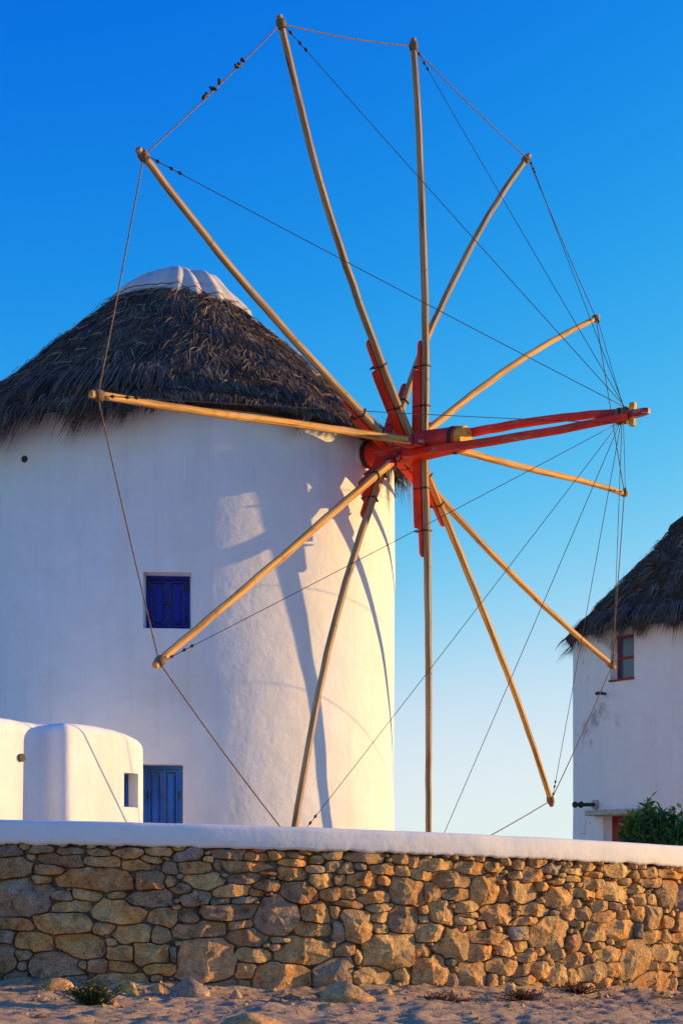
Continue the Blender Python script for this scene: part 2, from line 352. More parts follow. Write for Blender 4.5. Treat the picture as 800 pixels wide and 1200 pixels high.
def stone_wall():
    root = thing('stone_wall', 'curving dry stone rubble wall with whitewashed coping between dirt path and windmills', 'wall', (0, 14.28, 0))
    # arc length table along the plan curve
    tab = []; s = 0; x = -6.0; px_ = None
    while x < 7.0:
        if px_ is not None: s += math.hypot(.02, wy(x)-wy(px_))
        tab.append((s, x)); px_ = x; x += .02
    S0, S1 = 0, s
    def s_of_x(x):
        i = max(0, min(len(tab)-1, int(round((x+6)/.02)))); return tab[i][0]+(x-tab[i][1])*math.sqrt(1+wslope(tab[i][1])**2)
    def x_of_s(q):
        lo, hi = 0, len(tab)-1
        while hi-lo > 1:
            m_ = (lo+hi)//2
            if tab[m_][0] < q: lo = m_
            else: hi = m_
        f_ = (q-tab[lo][0])/max(1e-6, tab[hi][0]-tab[lo][0]); return tab[lo][1]+f_*(tab[hi][1]-tab[lo][1])
    seeds = []   # s, z, a, b, rot
    for off, txt in STONES.items():
        for t in txt.split():
            q = [float(c) for c in t.split(',')]
            u0, v0, u1, v1 = off+q[0]/4, 980+q[1]/4, off+q[2]/4, 980+q[3]/4
            uc, vc = (u0+u1)/2, (v0+v1)/2; x = hit_wall(uc); d = wy(x)
            z = EYE+(VH-vc)/F*d; a = abs(s_of_x(hit_wall(u1))-s_of_x(hit_wall(u0)))/2; bb = (v1-v0)/2/F*d
            rot = R_(q[4]) if len(q) > 4 else R_(rnd.uniform(-5, 5))
            if len(q) > 4: a *= .8; bb *= .85
            seeds.append([s_of_x(x), z, a, bb, rot])
    def shape(sd_):
        """the stone's outline: a block with uneven sides and one to three broken corners"""
        pl = []
        for k, ext in enumerate((sd_[2], sd_[3], sd_[2], sd_[3])):
            an = k*math.pi/2+sd_[4]+R_(rnd.uniform(-9, 9)); pl.append((math.cos(an)/ext, math.sin(an)/ext))
        for k in rnd.sample((0, 1, 2, 3), rnd.choice((1, 2, 2, 3, 4))):
            sx, sz = ((1, 1), (-1, 1), (-1, -1), (1, -1))[k]; c_ = rnd.uniform(1.22, 1.75); w_ = rnd.uniform(.7, 1.3)
            x_, z_ = sx*w_/sd_[2]/c_, sz/w_/sd_[3]/c_; c, n_ = math.cos(sd_[4]), math.sin(sd_[4])
            pl.append((x_*c-z_*n_, x_*n_+z_*c))
        sd_.append(pl); return sd_
    def dist(sd_, s, z):
        ds, dz = s-sd_[0], z-sd_[1]
        return max(a*ds+b_*dz for a, b_ in sd_[5])
    seeds = [shape(q) for q in seeds]
    # duplicates across panel seams
    keep = []
    for sd_ in seeds:
        if all(dist(k, sd_[0], sd_[1]) > .75 and dist(sd_, k[0], k[1]) > .75 for k in keep): keep.append(sd_)
    seeds = keep
    # fill the uncovered places, big ones off frame first, then chinking stones
    cells = {}
    def cell_add(i):
        sd_ = seeds[i]; e = max(sd_[2], sd_[3])*1.6+.05
        for ci in range(int((sd_[0]-e)/.3), int((sd_[0]+e)/.3)+1): cells.setdefault(ci, []).append(i)
    for i in range(len(seeds)): cell_add(i)
    def near(s): return cells.get(int(s/.3), [])
    for (amin, amax, tries) in ((.12, .26, 900), (.06, .14, 2600), (.03, .07, 9000), (.020, .035, 2500)):
        for _ in range(tries):
            s = rnd.uniform(S0+.1, S1-.1); x = x_of_s(s); z = rnd.uniform(z_base(x)-.05, z_cop(x))
            a = rnd.uniform(amin, amax); bb = a*rnd.uniform(.42, .85)
            new = shape([s, z, a, bb, R_(rnd.uniform(-14, 14))])
            ok = True
            for i in near(s):
                k = seeds[i]
                if dist(k, s, z) < 1.05+.62*max(a/k[2], bb/k[3]) and (abs(s-k[0]) < (k[2]+a*.8) and abs(z-k[1]) < (k[3]+bb*.8)): ok = False; break
            if ok: seeds.append(new); cell_add(len(seeds)-1)
    def P3(s, z, h):
        x = x_of_s(s); return Vector((x, wy(x), z))+wnrm(x)*h
    built = []
    for i, sd_ in enumerate(seeds):
        big = max(sd_[2], sd_[3]); nA = 26 if big > .09 else (16 if big > .045 else 11)
        rr = random.Random(i*13+5); ph = rr.random()*10
        cand = set()
        e = big*1.6+.05
        for ci in range(int((sd_[0]-e)/.3), int((sd_[0]+e)/.3)+1): cand.update(cells.get(ci, []))
        cand = [seeds[j] for j in cand if j != i and abs(seeds[j][0]-sd_[0]) < e+seeds[j][2]*1.7+.1 and abs(seeds[j][1]-sd_[1]) < e+seeds[j][3]*1.7+.1]
        pts = []
        for k in range(nA):
            an = 2*math.pi*(k+rr.uniform(-.12, .12))/nA; c, n_ = math.cos(an), math.sin(an)
            lim = 1.26+.10*noise.noise(Vector((math.cos(an)*1.3+ph, math.sin(an)*1.3, i*.37)))
            base_r = 1/dist(sd_, sd_[0]+c, sd_[1]+n_)   # radius at distance 1
            lo, hi = 0, base_r*lim
            def inside(r):
                s, z = sd_[0]+c*r, sd_[1]+n_*r; dself = dist(sd_, s, z)
                for o_ in cand:
                    if dist(o_, s, z) < dself: return False
                return True
            if not inside(hi):
                for _ in range(9):
                    mid = (lo+hi)/2
                    if inside(mid): lo = mid
                    else: hi = mid
                r = lo
            else: r = hi
            pts.append((c, n_, max(r-.0065, .006)))
        # keep below the coping and above the footing
        zt = z_cop(x_of_s(sd_[0]))+.02
        size = min(sd_[2], sd_[3])
        pro = rr.uniform(-.012, .022)+(.012 if big > .12 else 0)
        planes = [(rr.uniform(-.10, .08), rr.uniform(-.10, .06), 0.0)]+[(rr.uniform(-.6, .6), rr.uniform(-.6, .4), size*rr.uniform(.06, .30)) for _ in range(5)]
        def relief(s, z):
            h_ = min(gs*(s-sd_[0])+gz_*(z-sd_[1])+c_ for gs, gz_, c_ in planes)
            h_ += (.018*noise.noise(Vector((s*19, z*19, i)))+.024*noise.noise(Vector((s*6, z*6, i*2.1))))*min(1, size/.08)
            return max(-.05, min(.05, h_))
        vs = []; fs = []
        rings = ((1.0, -.15), (1.0, -.012), (.968, .0), (.72, .003), (.40, .004))
        for ri, (sc, h) in enumerate(rings):
            for (c, n_, r) in pts:
                s, z = sd_[0]+c*r*sc, sd_[1]+n_*r*sc; z = min(z, zt)
                vs.append(P3(s, z, h+pro+(relief(s, z) if ri else 0)))
        for ri in range(4):
            for k in range(nA):
                fs.append((ri*nA+k, ri*nA+(k+1) % nA, (ri+1)*nA+(k+1) % nA, (ri+1)*nA+k))
        vs.append(P3(sd_[0], min(sd_[1], zt), pro+.006+relief(sd_[0], sd_[1]))); cidx = len(vs)-1
        for k in range(nA): fs.append((4*nA+k, 4*nA+(k+1) % nA, cidx))
        u, v = uv_of(P3(sd_[0], sd_[1], 0))
        area = sum(.5*pts[k][2]*pts[(k+1) % nA][2]*math.sin(2*math.pi/nA) for k in range(nA))
        tone = rr.random()
        w_ = max(0, min(1, (u-260)/240)); tone = tone*(1-w_)*.9+w_*(.40+.38*tone if rr.random() < .82 else tone)  # tones lean golden towards the sunlit right end, its sunlight put into the colour
        built.append((area if -5 < u < 805 else -1+area*.001, vs, fs, tone))
    built.sort(key=lambda t: -t[0])
    rest = MB()
    for j, (ar, vs, fs, tone) in enumerate(built):
        if j < 300 and ar > 0:
            o = mesh_obj('stone', vs, fs, M['stone'], root, True, {'tone': [tone]*len(vs)})
            o.data.set_sharp_from_angle(angle=R_(13))
        else: rest.add(vs, fs, tone)
    o = rest.build('small_stones', M['stone'], root, True, 'tone'); o['kind'] = 'stuff'
    # earth and mortar core behind the stone faces
    xs = [-6+.1*i for i in range(130)]; vs = []; fs = []
    for x in xs:
        p = Vector((x, wy(x), 0)); n_ = wnrm(x)
        for (h, z) in ((-.055, z_base(x)-.5), (-.055, z_cop(x)), (-.42, z_cop(x)), (-.42, z_base(x)-.5)): vs.append((p+n_*h)+Z*z)
    for i in range(len(xs)-1):
        for k in range(4): fs.append((i*4+k, (i+1)*4+k, (i+1)*4+(k+1) % 4, i*4+(k+1) % 4))
    mesh_obj('core', vs, fs, M['core'], root, False)
    # whitewashed coping
    xs = [-6+.03*i for i in range(433)]; vs = []; fs = []
    K = None
    for x in xs:
        n_ = wnrm(x); p = Vector((x, wy(x), 0)); zb, zt = z_cop(x), z_top(x)
        rag = .024*noise.noise(Vector((x*6, 1, 0)))+.016*noise.noise(Vector((x*23, 2, 0)))
        w1 = .012*noise.noise(Vector((x*1.7, 4, 0))); w2 = .010*noise.noise(Vector((x*2.1, 8, 0)))
        prof = [(-.02, zb+rag+.012), (.022, zb+rag), (.034+w1, zb+.03+rag*.5), (.028+w1, zb+(zt-zb)*.45), (.020+w2, zt-.05), (.008+w2, zt-.018), (-.02, zt-.003+w2*.4), (-.10, zt+w2*.4), (-.36, zt+.005), (-.44, zt-.05), (-.46, zt-.3), (-.46, zb-.6)]
        K = len(prof)
        for (h, z) in prof: vs.append(p+n_*h+Z*z)
    for i in range(len(xs)-1):
        for k in range(K-1): fs.append((i*K+k, (i+1)*K+k, (i+1)*K+k+1, i*K+k+1))
    mesh_obj('coping', vs, fs, M['coping'], root, True)
stone_wall()

# ------------------------------------------------------------------ towers
def cyl_hit(C, R, u, v):
    d = ray(u, v); a = d.x**2+d.y**2; b_ = d.x*C.x+d.y*C.y; c = C.x**2+C.y**2-R*R
    t = (b_-math.sqrt(max(b_*b_-a*c, 0)))/a; p = CAM+d*t
    return math.atan2(p.x-C.x, -(p.y-C.y)), p.z
def rdir(th): return Vector((math.sin(th), -math.cos(th), 0))
def tower_wall(C, R, z0, z1, openings, mat, parent, seed=0):
    nt_, nz = 180, 46
    ths = [-math.pi+2*math.pi*i/nt_ for i in range(nt_)]; zs = [z0+(z1-z0)*i/nz for i in range(nz+1)]
    te = sorted({round(t, 7) for o_ in openings for t in o_[:2]}); ze = sorted({round(z, 7) for o_ in openings for z in o_[2:4]})
    openings = [tuple(round(q, 7) for q in o_) for o_ in openings]
    ths = [t for t in ths if all(abs(t-e) > .012 for e in te)]+te
    zs = [z for z in zs if all(abs(z-e) > .05 for e in ze)]+ze
    ths.sort(); zs.sort(); nT = len(ths)
    def rad(th, z):
        q = Vector((math.sin(th)*3+seed, math.cos(th)*3, z*.8))
        return R+.022*noise.noise(q*.55)+.008*noise.noise(q*1.9)
    vs = [C+rdir(t)*rad(t, z)+Z*z for z in zs for t in ths]; fs = []
    for j in range(len(zs)-1):
        for i in range(nT):
            i2 = (i+1) % nT; tm = ths[i]+((ths[i2]-ths[i]) % (2*math.pi))/2; zm = (zs[j]+zs[j+1])/2
            if any(a0 < tm < a1 and za < zm < zb for (a0, a1, za, zb, rec) in openings): continue
            fs.append((j*nT+i, j*nT+i2, (j+1)*nT+i2, (j+1)*nT+i))
    for (a0, a1, za, zb, rec) in openings:       # reveals, their own vertices so the arris stays crisp
        thr = [t for t in ths if a0 <= t <= a1]; zr = [z for z in zs if za <= z <= zb]
        loop = [(t, za) for t in thr]+[(a1, z) for z in zr[1:]]+[(t, zb) for t in thr[::-1][1:]]+[(a0, z) for z in zr[::-1][1:-1]]
        b0 = len(vs); k = len(loop)
        mid = .5*(a0+a1)
        vs += [C+rdir(t)*rad(t, z)+Z*z for t, z in loop]+[C+rdir(t)*(R-rec)+Z*z for t, z in loop]
        fs += [(b0+i, b0+(i+1) % k, b0+k+(i+1) % k, b0+k+i) for i in range(k)]
        fs.append(tuple(b0+k+i for i in range(k)))
    return mesh_obj('wall', vs, fs, mat, parent, True)

def thatch(C, parent, r_top, z_top_, r_eave, z_eave, courses, n_tufts, per, seed, core, straw_m, wind=0.0, lock=1.0, locks=(), short_from=9.0):
    """thatch core with stepped courses, each course of straw a part of the roof"""
    rr = random.Random(seed)
    L = math.hypot(r_eave-r_top, z_top_-z_eave); dr, dz = (r_eave-r_top)/L, (z_eave-z_top_)/L
    nrm_r, nrm_z = -dz, dr
    prof = []
    for k in range(courses):
        a, b_ = L*k/courses, L*(k+1)/courses
        prof += [(a+.001, -.02), (b_, .045)]
    prof.append((L+.03, -.16)); nT = 96
    vs = []; fs = []
    for (l, h) in prof:
        for i in range(nT):
            th = 2*math.pi*i/nT; w = .05*noise.noise(Vector((math.sin(th)*2.5+seed, math.cos(th)*2.5, l*1.2)))
            r = r_top+dr*l+nrm_r*(h+w); z = z_top_+dz*l+nrm_z*(h+w)
            vs.append(C+rdir(th)*r+Z*z)
    for j in range(len(prof)-1):
        for i in range(nT): fs.append((j*nT+i, j*nT+(i+1) % nT, (j+1)*nT+(i+1) % nT, (j+1)*nT+i))
    roof = mesh_obj('roof', vs, fs, core, parent, True)
    for k in range(courses):
        mb = MB(); last = k == courses-1; lee = short_from
        frac = (k+.9)/courses
        tuf = int(n_tufts*(.22+frac)*(1.9 if last else 1.0))
        for _ in range(tuf):
            th = rr.gauss(.2, 1.0) if rr.random() < .75 else rr.uniform(-math.pi, math.pi)
            l0 = L*(k+rr.uniform(-.35, .95))/courses
            if last and rr.random() < .5: l0 = L*(1-rr.uniform(.0, .14))
            l0 = max(0.0, l0)
            lump = noise.noise(Vector((math.sin(th)*4+seed, math.cos(th)*4, l0*2.2)))
            lift = rr.uniform(.0, .10)+.14*max(0, lump); yaw = rr.gauss(wind*.5, .30); ln = rr.uniform(.35, .75)
            if k >= courses-2 and th > lee: ln *= .85; lift *= .6
            tone = min(1, max(0, rr.betavariate(1.4, 3.2)+.22*lump))
            hang = 0.0
            if last and l0 > L*.84:
                lk = noise.noise(Vector((math.sin(th)*7+seed, math.cos(th)*7, 5)))
                if th > lee: ln *= .75; lift *= .4
                hang = rr.uniform(.1, .45)+max(0, lk)*1.9*lock*(1.5 if th < -.2 else .25)
            for q in range(per):
                t2 = th+rr.gauss(0, .05)/max(1.0, r_top+dr*l0); l1 = l0+rr.gauss(0, .06)
                r = r_top+dr*l1; p0 = C+rdir(t2)*(r+nrm_r*.02)+Z*(z_top_+dz*l1+nrm_z*.02)
                o_ = rdir(t2); tan = Vector((math.cos(t2), math.sin(t2), 0)); down = o_*dr+Z*dz; nn = o_*nrm_r+Z*nrm_z
                y2 = yaw+rr.gauss(0, .24); ln2 = ln*rr.uniform(.6, 1.15)
                d1 = (down*math.cos(y2)+tan*math.sin(y2)+nn*(lift+rr.uniform(-.03, .12))).normalized()
                d2 = (d1+Vector((0, 0, -.35-.9*hang))+tan*(wind*.3*hang)).normalized()
                if hang: ln2 *= .85+.42*hang
                w = rr.uniform(.0045, .0095); sd_ = (tan*math.cos(rr.uniform(-.9, .9))+nn*rr.uniform(-.6, .6)).normalized()
                p1 = p0+d1*ln2*.55; p2 = p1+d2*ln2*.5
                if th > lee and k >= courses-2 and p2.z < z_eave-.16:      # trimmed eave
                    q_ = max(.1, (p0.z-z_eave+.16)/(p0.z-p2.z)); p1 = p0+(p1-p0)*q_; p2 = p0+(p2-p0)*q_
                tn = min(1, max(0, tone+rr.gauss(0, .13)))
                mb.add([p0-sd_*w, p0+sd_*w, p1+sd_*w*.9, p1-sd_*w*.9, p2], [(0, 1, 2, 3), (3, 2, 4)], tn)
        if k < courses-1:      # a row of pale stitching straw under each course
            for q in range(150):
                if rr.random() < .72: continue
                th = 2*math.pi*(q+rr.random())/150; l1 = L*(k+1.0)/courses+rr.gauss(0, .02); a_ = rr.uniform(.02, .05)/max(1, r_top+dr*l1)*2
                P_ = [C+rdir(th+a_*s_)*(r_top+dr*l1+nrm_r*.11)+Z*(z_top_+dz*l1+nrm_z*.11+rr.gauss(0, .012)) for s_ in (-1, 0, 1)]
                up_ = Z*.006
                mb.add([P_[0]-up_, P_[1]-up_, P_[2]-up_, P_[2]+up_, P_[1]+up_, P_[0]+up_], [(0, 1, 4, 5), (1, 2, 3, 4)], rr.uniform(.3, .85))
        o = mb.build('thatch_course', straw_m, roof, False, 'tone'); o['kind'] = 'stuff'
    if locks:
        mb = MB()
        for (u, ln, lean, wd) in locks:
            lo, hi = -1.5, 1.5
            for _ in range(40):
                md = (lo+hi)/2; q = C+rdir(md)*r_eave
                if 400+F*q.x/q.y < u: lo = md
                else: hi = md
            for k in range(int(260*wd)):
                th = lo+rr.gauss(0, .4)*wd/r_eave*.5; p0 = C+rdir(th)*(r_eave-.10-rr.uniform(0, .3))+Z*(z_eave+rr.uniform(.02, .34)+.10); tan = Vector((math.cos(th), math.sin(th), 0)); o_ = rdir(th)
                l_ = ln*rr.uniform(.5, 1.05); cl = (th-lo)*r_eave
                p1 = p0+o_*.30+Z*(-.30)+tan*(lean*.15*l_); p2 = p1+Z*(-l_)+o_*.04+tan*(lean*l_-cl*.55+rr.gauss(0, .05))
                w = rr.uniform(.006, .012); sd_ = (tan+o_*rr.uniform(-.5, .5)).normalized()
                mb.add([p0-sd_*w, p0+sd_*w, p1+sd_*w, p1-sd_*w, p2], [(0, 1, 2, 3), (3, 2, 4)], min(1, max(0, rr.gauss(.25, .16))))
        o = mb.build('thatch_locks', straw_m, roof, False, 'tone'); o['kind'] = 'stuff'
    return roof

def panel_leaf(name, c, ex, en, hw, hh, mat, parent, panels=1):
    """a board shutter leaf: stiles and rails proud of a recessed panel with its own raised field"""
    o = MB(); o.box(c, ex, en, Z, hw-.05, .012, hh-.05); o = o.build(name, mat, parent)
    fr = MB(); st = min(.065, hw*.3)
    for s in (-1, 1): fr.box(c+ex*(s*(hw-st/2))+en*.008, ex, en, Z, st/2, .024, hh, .006)
    ks = [-1, 1] if panels == 1 else [-1, 0, 1]
    for s in ks: fr.box(c+Z*(s*(hh-st/2))+en*.006, ex, en, Z, hw-st-.001, .022, st/2, .006)
    fr.build('stile_frame', mat, o)
    for k in range(panels):
        zc = 0 if panels == 1 else (hh/2*(1 if k else -1))
        f = MB(); f.box(c+Z*zc+en*.012, ex, en, Z, max(.02, hw-st-.035), .014, (hh if panels == 1 else hh/2)-st-.035, .008)
        f.build('raised_panel', mat, o)
    return o

# ---- geometry of the sail wheel, needed for the tower axis
HUBP = px(497, 522, 20.0)
AZ, TILT = R_(38.0), R_(-2.1)
n_ax = Vector((math.cos(AZ)*math.cos(TILT), -math.sin(AZ)*math.cos(TILT), math.sin(TILT)))
CT = Vector((-2.485, 22.30, 0)); RT = 3.27

windmill = thing('windmill', 'large whitewashed round windmill tower with dark thatched roof and blue shutters', 'windmill', (CT.x, CT.y, TERR))
def opening(C, R, u0, v0, u1, v1, rec, zmin=None):
    (t0, za), (t1, zb) = cyl_hit(C, R, u0, (v0+v1)/2), cyl_hit(C, R, u1, (v0+v1)/2)
    um = (u0+u1)/2
    return [t0, t1, cyl_hit(C, R, um, v1)[1] if zmin is None else zmin, cyl_hit(C, R, um, v0)[1], rec]
win = opening(CT, RT, 168, 670.5, 224.5, 736.5, .36)
door = opening(CT, RT, 166, 895.5, 215, 970, .34, TERR-.02)
tower_wall(CT, RT, TERR-.3, 7.18, [win, door], M['stucco'], windmill, 0)
thatch(CT, windmill, .94, 9.50, 3.42, 7.20, 8, 380, 20, 3, M['thatch_core'], M['straw'], wind=-.25, locks=[(-25, .55, -.5, .4), (20, .60, -.5, .28), (46, .34, -.4, .3), (78, .26, -.4, .3), (104, .52, -.5, .42), (126, .46, -.5, .4), (152, .32, -.45, .4), (180, .16, -.4, .4), (352, .26, -.3, .35), (462, .75, .0, .3), (468, .9, .05, .35)], short_from=.05)
def fit_leaves(C, R, op, name, mat, parent, set_back, gap=.012, panels=1, hinges=False):
    a0, a1, za, zb, rec = op; tm = (a0+a1)/2; en = rdir(tm); ex = Vector((math.cos(tm), math.sin(tm), 0))
    rr_ = R-rec+set_back; hw = rr_*math.sin((a1-a0)/2)-.004; hh = (zb-za)/2; c = C+en*(rr_*math.cos((a1-a0)/2))+Z*((za+zb)/2)
    w = MB(); fw = .045
    for s in (-1, 1): w.box(c+ex*(s*(hw-fw/2)), ex, en, Z, fw/2, .035, hh-.002)
    w.box(c+Z*(hh-fw/2-.002), ex, en, Z, hw-fw-.001, .033, fw/2); w.box(c-Z*(hh-fw/2-.002), ex, en, Z, hw-fw-.001, .033, fw/2)
    fr = w.build(name, mat, parent)
    lw = (hw-fw)/2-gap/2
    for s in (-1, 1): 
        panel_leaf('leaf' if name == 'door' else 'shutter', c+ex*(s*(lw+gap/2))+en*.004, ex, en, lw, hh-fw-.012, mat, fr, panels)
    lt = MB(); lt.box(c+en*.05, ex, en, Z, .05, .008, .012, .003); lt.build('latch', M['iron'], fr)
    for s in (-1, 1):
        for zz in (-.6, .6):
            h = MB(); h.tube([c+ex*(s*(hw-fw))+en*.045+Z*(zz*hh-.05), c+ex*(s*(hw-fw))+en*.045+Z*(zz*hh+.05)], .012, 8); h.build('hinge', M['iron'], fr)
    return fr
fit_leaves(CT, RT, win, 'window', M['blue'], windmill, .10)
dr_ = fit_leaves(CT, RT, door, 'door', M['blue_door'], windmill, .12, panels=2)
# canvas cap on the apex
def canvas_cap(C, r, zb, h, parent, seed=1):
    nT, nR = 150, 22; vs = []; fs = []
    def pt(t, th):
        right = max(0, math.cos(th-R_(75)))
        fold = (.014*math.sin(th*9+1)+.030*math.sin(th*21+2*math.sin(th*3)+seed+3*t)*(.25+right)+.026*noise.noise(Vector((math.sin(th)*6, math.cos(th)*6, t*2))))*t**1.5
        rr_ = r*t*(1+.13*right*t)+fold
        z = zb+h*max(0, 1-t**2.1)**.85-.14*right*t**3+fold*.8+.05*noise.noise(Vector((rr_*math.sin(th)*2, rr_*math.cos(th)*2, 3)))
        z += .09*math.exp(-((t-.62)/.13)**2)*max(0, math.cos(th-R_(62)))**14
        if t > .95: z -= .05*(t-.95)/.05+.018*math.sin(th*24)*(t-.95)/.05
        return C+rdir(th)*rr_+Z*z
    for j in range(nR+1):
        for i in range(nT): vs.append(pt(j/nR, 2*math.pi*i/nT))
    for j in range(nR):
        for i in range(nT): fs.append((j*nT+i, j*nT+(i+1) % nT, (j+1)*nT+(i+1) % nT, (j+1)*nT+i))
    cap = mesh_obj('cap', vs, fs, M['canvas'], parent, True)
    rp = MB(); rp.tube([pt(.94, 2*math.pi*i/80)+rdir(2*math.pi*i/80)*.006 for i in range(81)], .007, 6, False)
    rp.build('lashing_rope', M['rope'], cap)
canvas_cap(CT, 1.01, 9.48, .63, windmill)
# plastered housing where the axle leaves the wall
def housing():
    en = Vector((n_ax.x, n_ax.y, 0)).normalized(); ex = Vector((-en.y, en.x, 0))
    base = Vector((HUBP.x, HUBP.y, HUBP.z))-n_ax*1.18
    bm_ = MB(); bm_.box(base+en*.0+Z*.03, ex, en, Z, .25, .22, .19, .05); bm_.build('axle_housing', M['stucco'], windmill)
    l = MB(); l.box(base+en*.02+Z*.246, ex, en, Z, .32, .26, .022, .006); l.build('housing_board', M['wood'], windmill)
housing()
v_ = MB(); th, zz = cyl_hit(CT, RT, 29, 538); v_.tube([CT+rdir(th)*(RT-.05)+Z*zz, CT+rdir(th)*(RT+.012)+Z*zz], .045, 10); v_.build('vent_pipe', M['iron'], windmill)

# ------------------------------------------------------------------ the sail wheel
wheel = thing('sail_wheel', 'bare wooden windmill wheel of twelve poles with red hub, ropes and long red bowsprit', 'windmill sail', tuple(HUBP))
def on_plane(u, v, c=0.0):
    d = ray(u, v); t = ((HUBP+n_ax*c-CAM).dot(n_ax))/d.dot(n_ax); return CAM+d*t
TIPS = [(162, 175), (325.4, 18), (483, 45.7), (620.5, 181.5), (700.6, 370.6), (734, 578), (719, 783), (647, 943.5), (501, 1025), (341, 996), (181, 781), (107, 463)]
BOW = [(-6, 6), (-13, 0), (6, 0), (-20, -3), (-4, -9), (0, 0), (-5, 6), (6, 0), (3, 0), (-14, -3), (0, 0), (0, 0)]
AXO = {3: -.56, 9: -.56, 0: -.43, 6: -.43, 4: -.28, 10: -.28, 1: -.15, 7: -.15, 2: 0.0, 8: 0.0, 5: .14, 11: .14}
RED_LEN = [1.0, 1.25, 1.15, .95, .55, .35, .75, .95, 1.25, .95, 1.0, .55]
tips = []
def place_local(mb, name, mat, parent, origin, xdir, smooth=False):
    """mesh with its own x axis along the pole so that the grain follows it"""
    xd = xdir.normalized(); rf = n_ax if abs(xd.dot(n_ax)) < .9 else Z; yd = (rf-xd*rf.dot(xd)).normalized(); zd = xd.cross(yd)
    m4 = Matrix((xd, yd, zd)).transposed().to_4x4(); m4.translation = origin; inv = m4.inverted()
    me = bpy.data.meshes.new(name); me.from_pydata([tuple(inv @ v) for v in mb.v], [], mb.f); me.materials.append(mat)
    if smooth: me.polygons.foreach_set('use_smooth', [True]*len(me.polygons))
    me.update()
    o = bpy.data.objects.new(name, me); col.objects.link(o); o.parent = parent
    pm = Matrix.Identity(4); chain = []; p = parent
    while p is not None: chain.append(p); p = p.parent
    for p in reversed(chain): pm = pm @ p.matrix_basis
    o.matrix_basis = pm.inverted() @ m4
    return o
for i, (tip, bw) in enumerate(zip(TIPS, BOW)):
    base = HUBP+n_ax*AXO[i]; T = on_plane(*tip, c=.25 if i == 9 else AXO[i]*.3); tips.append(T)
    mid = (base+T)/2; k_ = mid.y/F; mid = mid+Vector((bw[0]*k_, 0, -bw[1]*k_))
    ctrl = mid*2-(base+T)/2
    xd = (T-base).normalized(); inpl = n_ax.cross(xd).normalized()
    Lp = (T-base).length; rr = random.Random(i+40)
    ph1, ph2 = rr.uniform(0, 6), rr.uniform(0, 6)
    def pt(t): 
        p = base*(1-t)**2+ctrl*(2*t*(1-t))+T*t*t
        return p+inpl*(.012*math.sin(t*9+ph1)*t)+n_ax*(.012*math.sin(t*7+ph2)*t)
    ts = [j/22 for j in range(23)]
    mb = MB(); wa = [.046-.011*t for t in ts]; wb = [.046-.010*t for t in ts]
    mb.sweep([pt(t) for t in ts], wa, wb, n_ax, inpl, .44, .004, i)
    sp = place_local(mb, 'pole', M['wood_grey_shaded' if i in (0, 1, 2, 3, 8, 9) else 'wood'], wheel, base, xd)
    # red splint bolted behind the pole, its end stepped down
    rl = RED_LEN[i]; mb = MB(); t1 = rl/Lp
    q = [pt(t1*s_)-n_ax*(.046+.067) for s_ in (0, .25, .5, .75, .86)]
    mb.sweep(q, [.066]*4+[.060], [.056]*5, n_ax, inpl, .15)
    place_local(mb, 'red_splint', M['red'], sp, base, xd)
    mb = MB(); t2 = (rl+.22)/Lp
    q = [pt(t2*s_)-n_ax*(.046+.026) for s_ in (.5, .8, .97, 1.0)]
    mb.sweep(q, [.026, .030, .026, .012], [.056, .056, .052, .03], n_ax, inpl, .2)
    place_local(mb, 'splint_tongue', M['red'], sp, base, xd)
    # iron strap bolts
    for tb in ((.45, .9) if rl > .7 else (.95,)):
        mb = MB(); p = pt(t1*tb); tb_d = (pt(t1*tb+.01)-p).normalized(); b_d = tb_d.cross(n_ax).normalized(); w_ = .046-.011*t1*tb+.012
        mb.box(p-n_ax*.055, tb_d, n_ax, b_d, .009, w_+.058, .058, .002)
        place_local(mb, 'iron_strap', M['iron'], sp, base, xd)
    if i in (10, 11, 5):      # flaking paint on the butt of the pole
        mb = MB(); t3 = .62/Lp; q_ = [pt(t3*s_) for s_ in (0, .3, .6, .9, 1)]; mb.sweep(q_, [.0495, .049, .0485, .048, .044], [.0495, .049, .0485, .048, .044], n_ax, inpl, .3)
        place_local(mb, 'painted_butt', M['red_old'], sp, base, xd)
    # rope whipping and end knob at the tip
    mb = MB(); p = pt(.985); mb.tube([pt(.972), pt(.978), pt(.986), pt(.992)], [.050, .060, .060, .050], 10)
    place_local(mb, 'rope_lashing', M['rope'], sp, base, xd, True)
# axle
mb = MB(); q = [HUBP+n_ax*c for c in (-1.6, -1.2, -.88, -.62, -.3, 0, .3, .58)]
ax = MB(); ax.tube(q, [.17, .17, .17, .195, .20, .195, .18, .17], 24)
axle = place_local(ax, 'axle', M['red'], wheel, HUBP, n_ax, True); axle.data.set_sharp_from_angle(angle=R_(40))
ec = MB(); ec.tube([HUBP+n_ax*.575, HUBP+n_ax*.66, HUBP+n_ax*.672], [.168, .166, .155], 24)
e_ = place_local(ec, 'axle_end', M['cut_wood'], axle, HUBP, n_ax, True); e_.data.set_sharp_from_angle(angle=R_(40))
for c in (-.92, .50):
    rb = MB(); rb.tube([HUBP+n_ax*(c-.03), HUBP+n_ax*(c+.03)], .184, 24, True); place_local(rb, 'iron_band', M['iron'], axle, HUBP, n_ax, False)
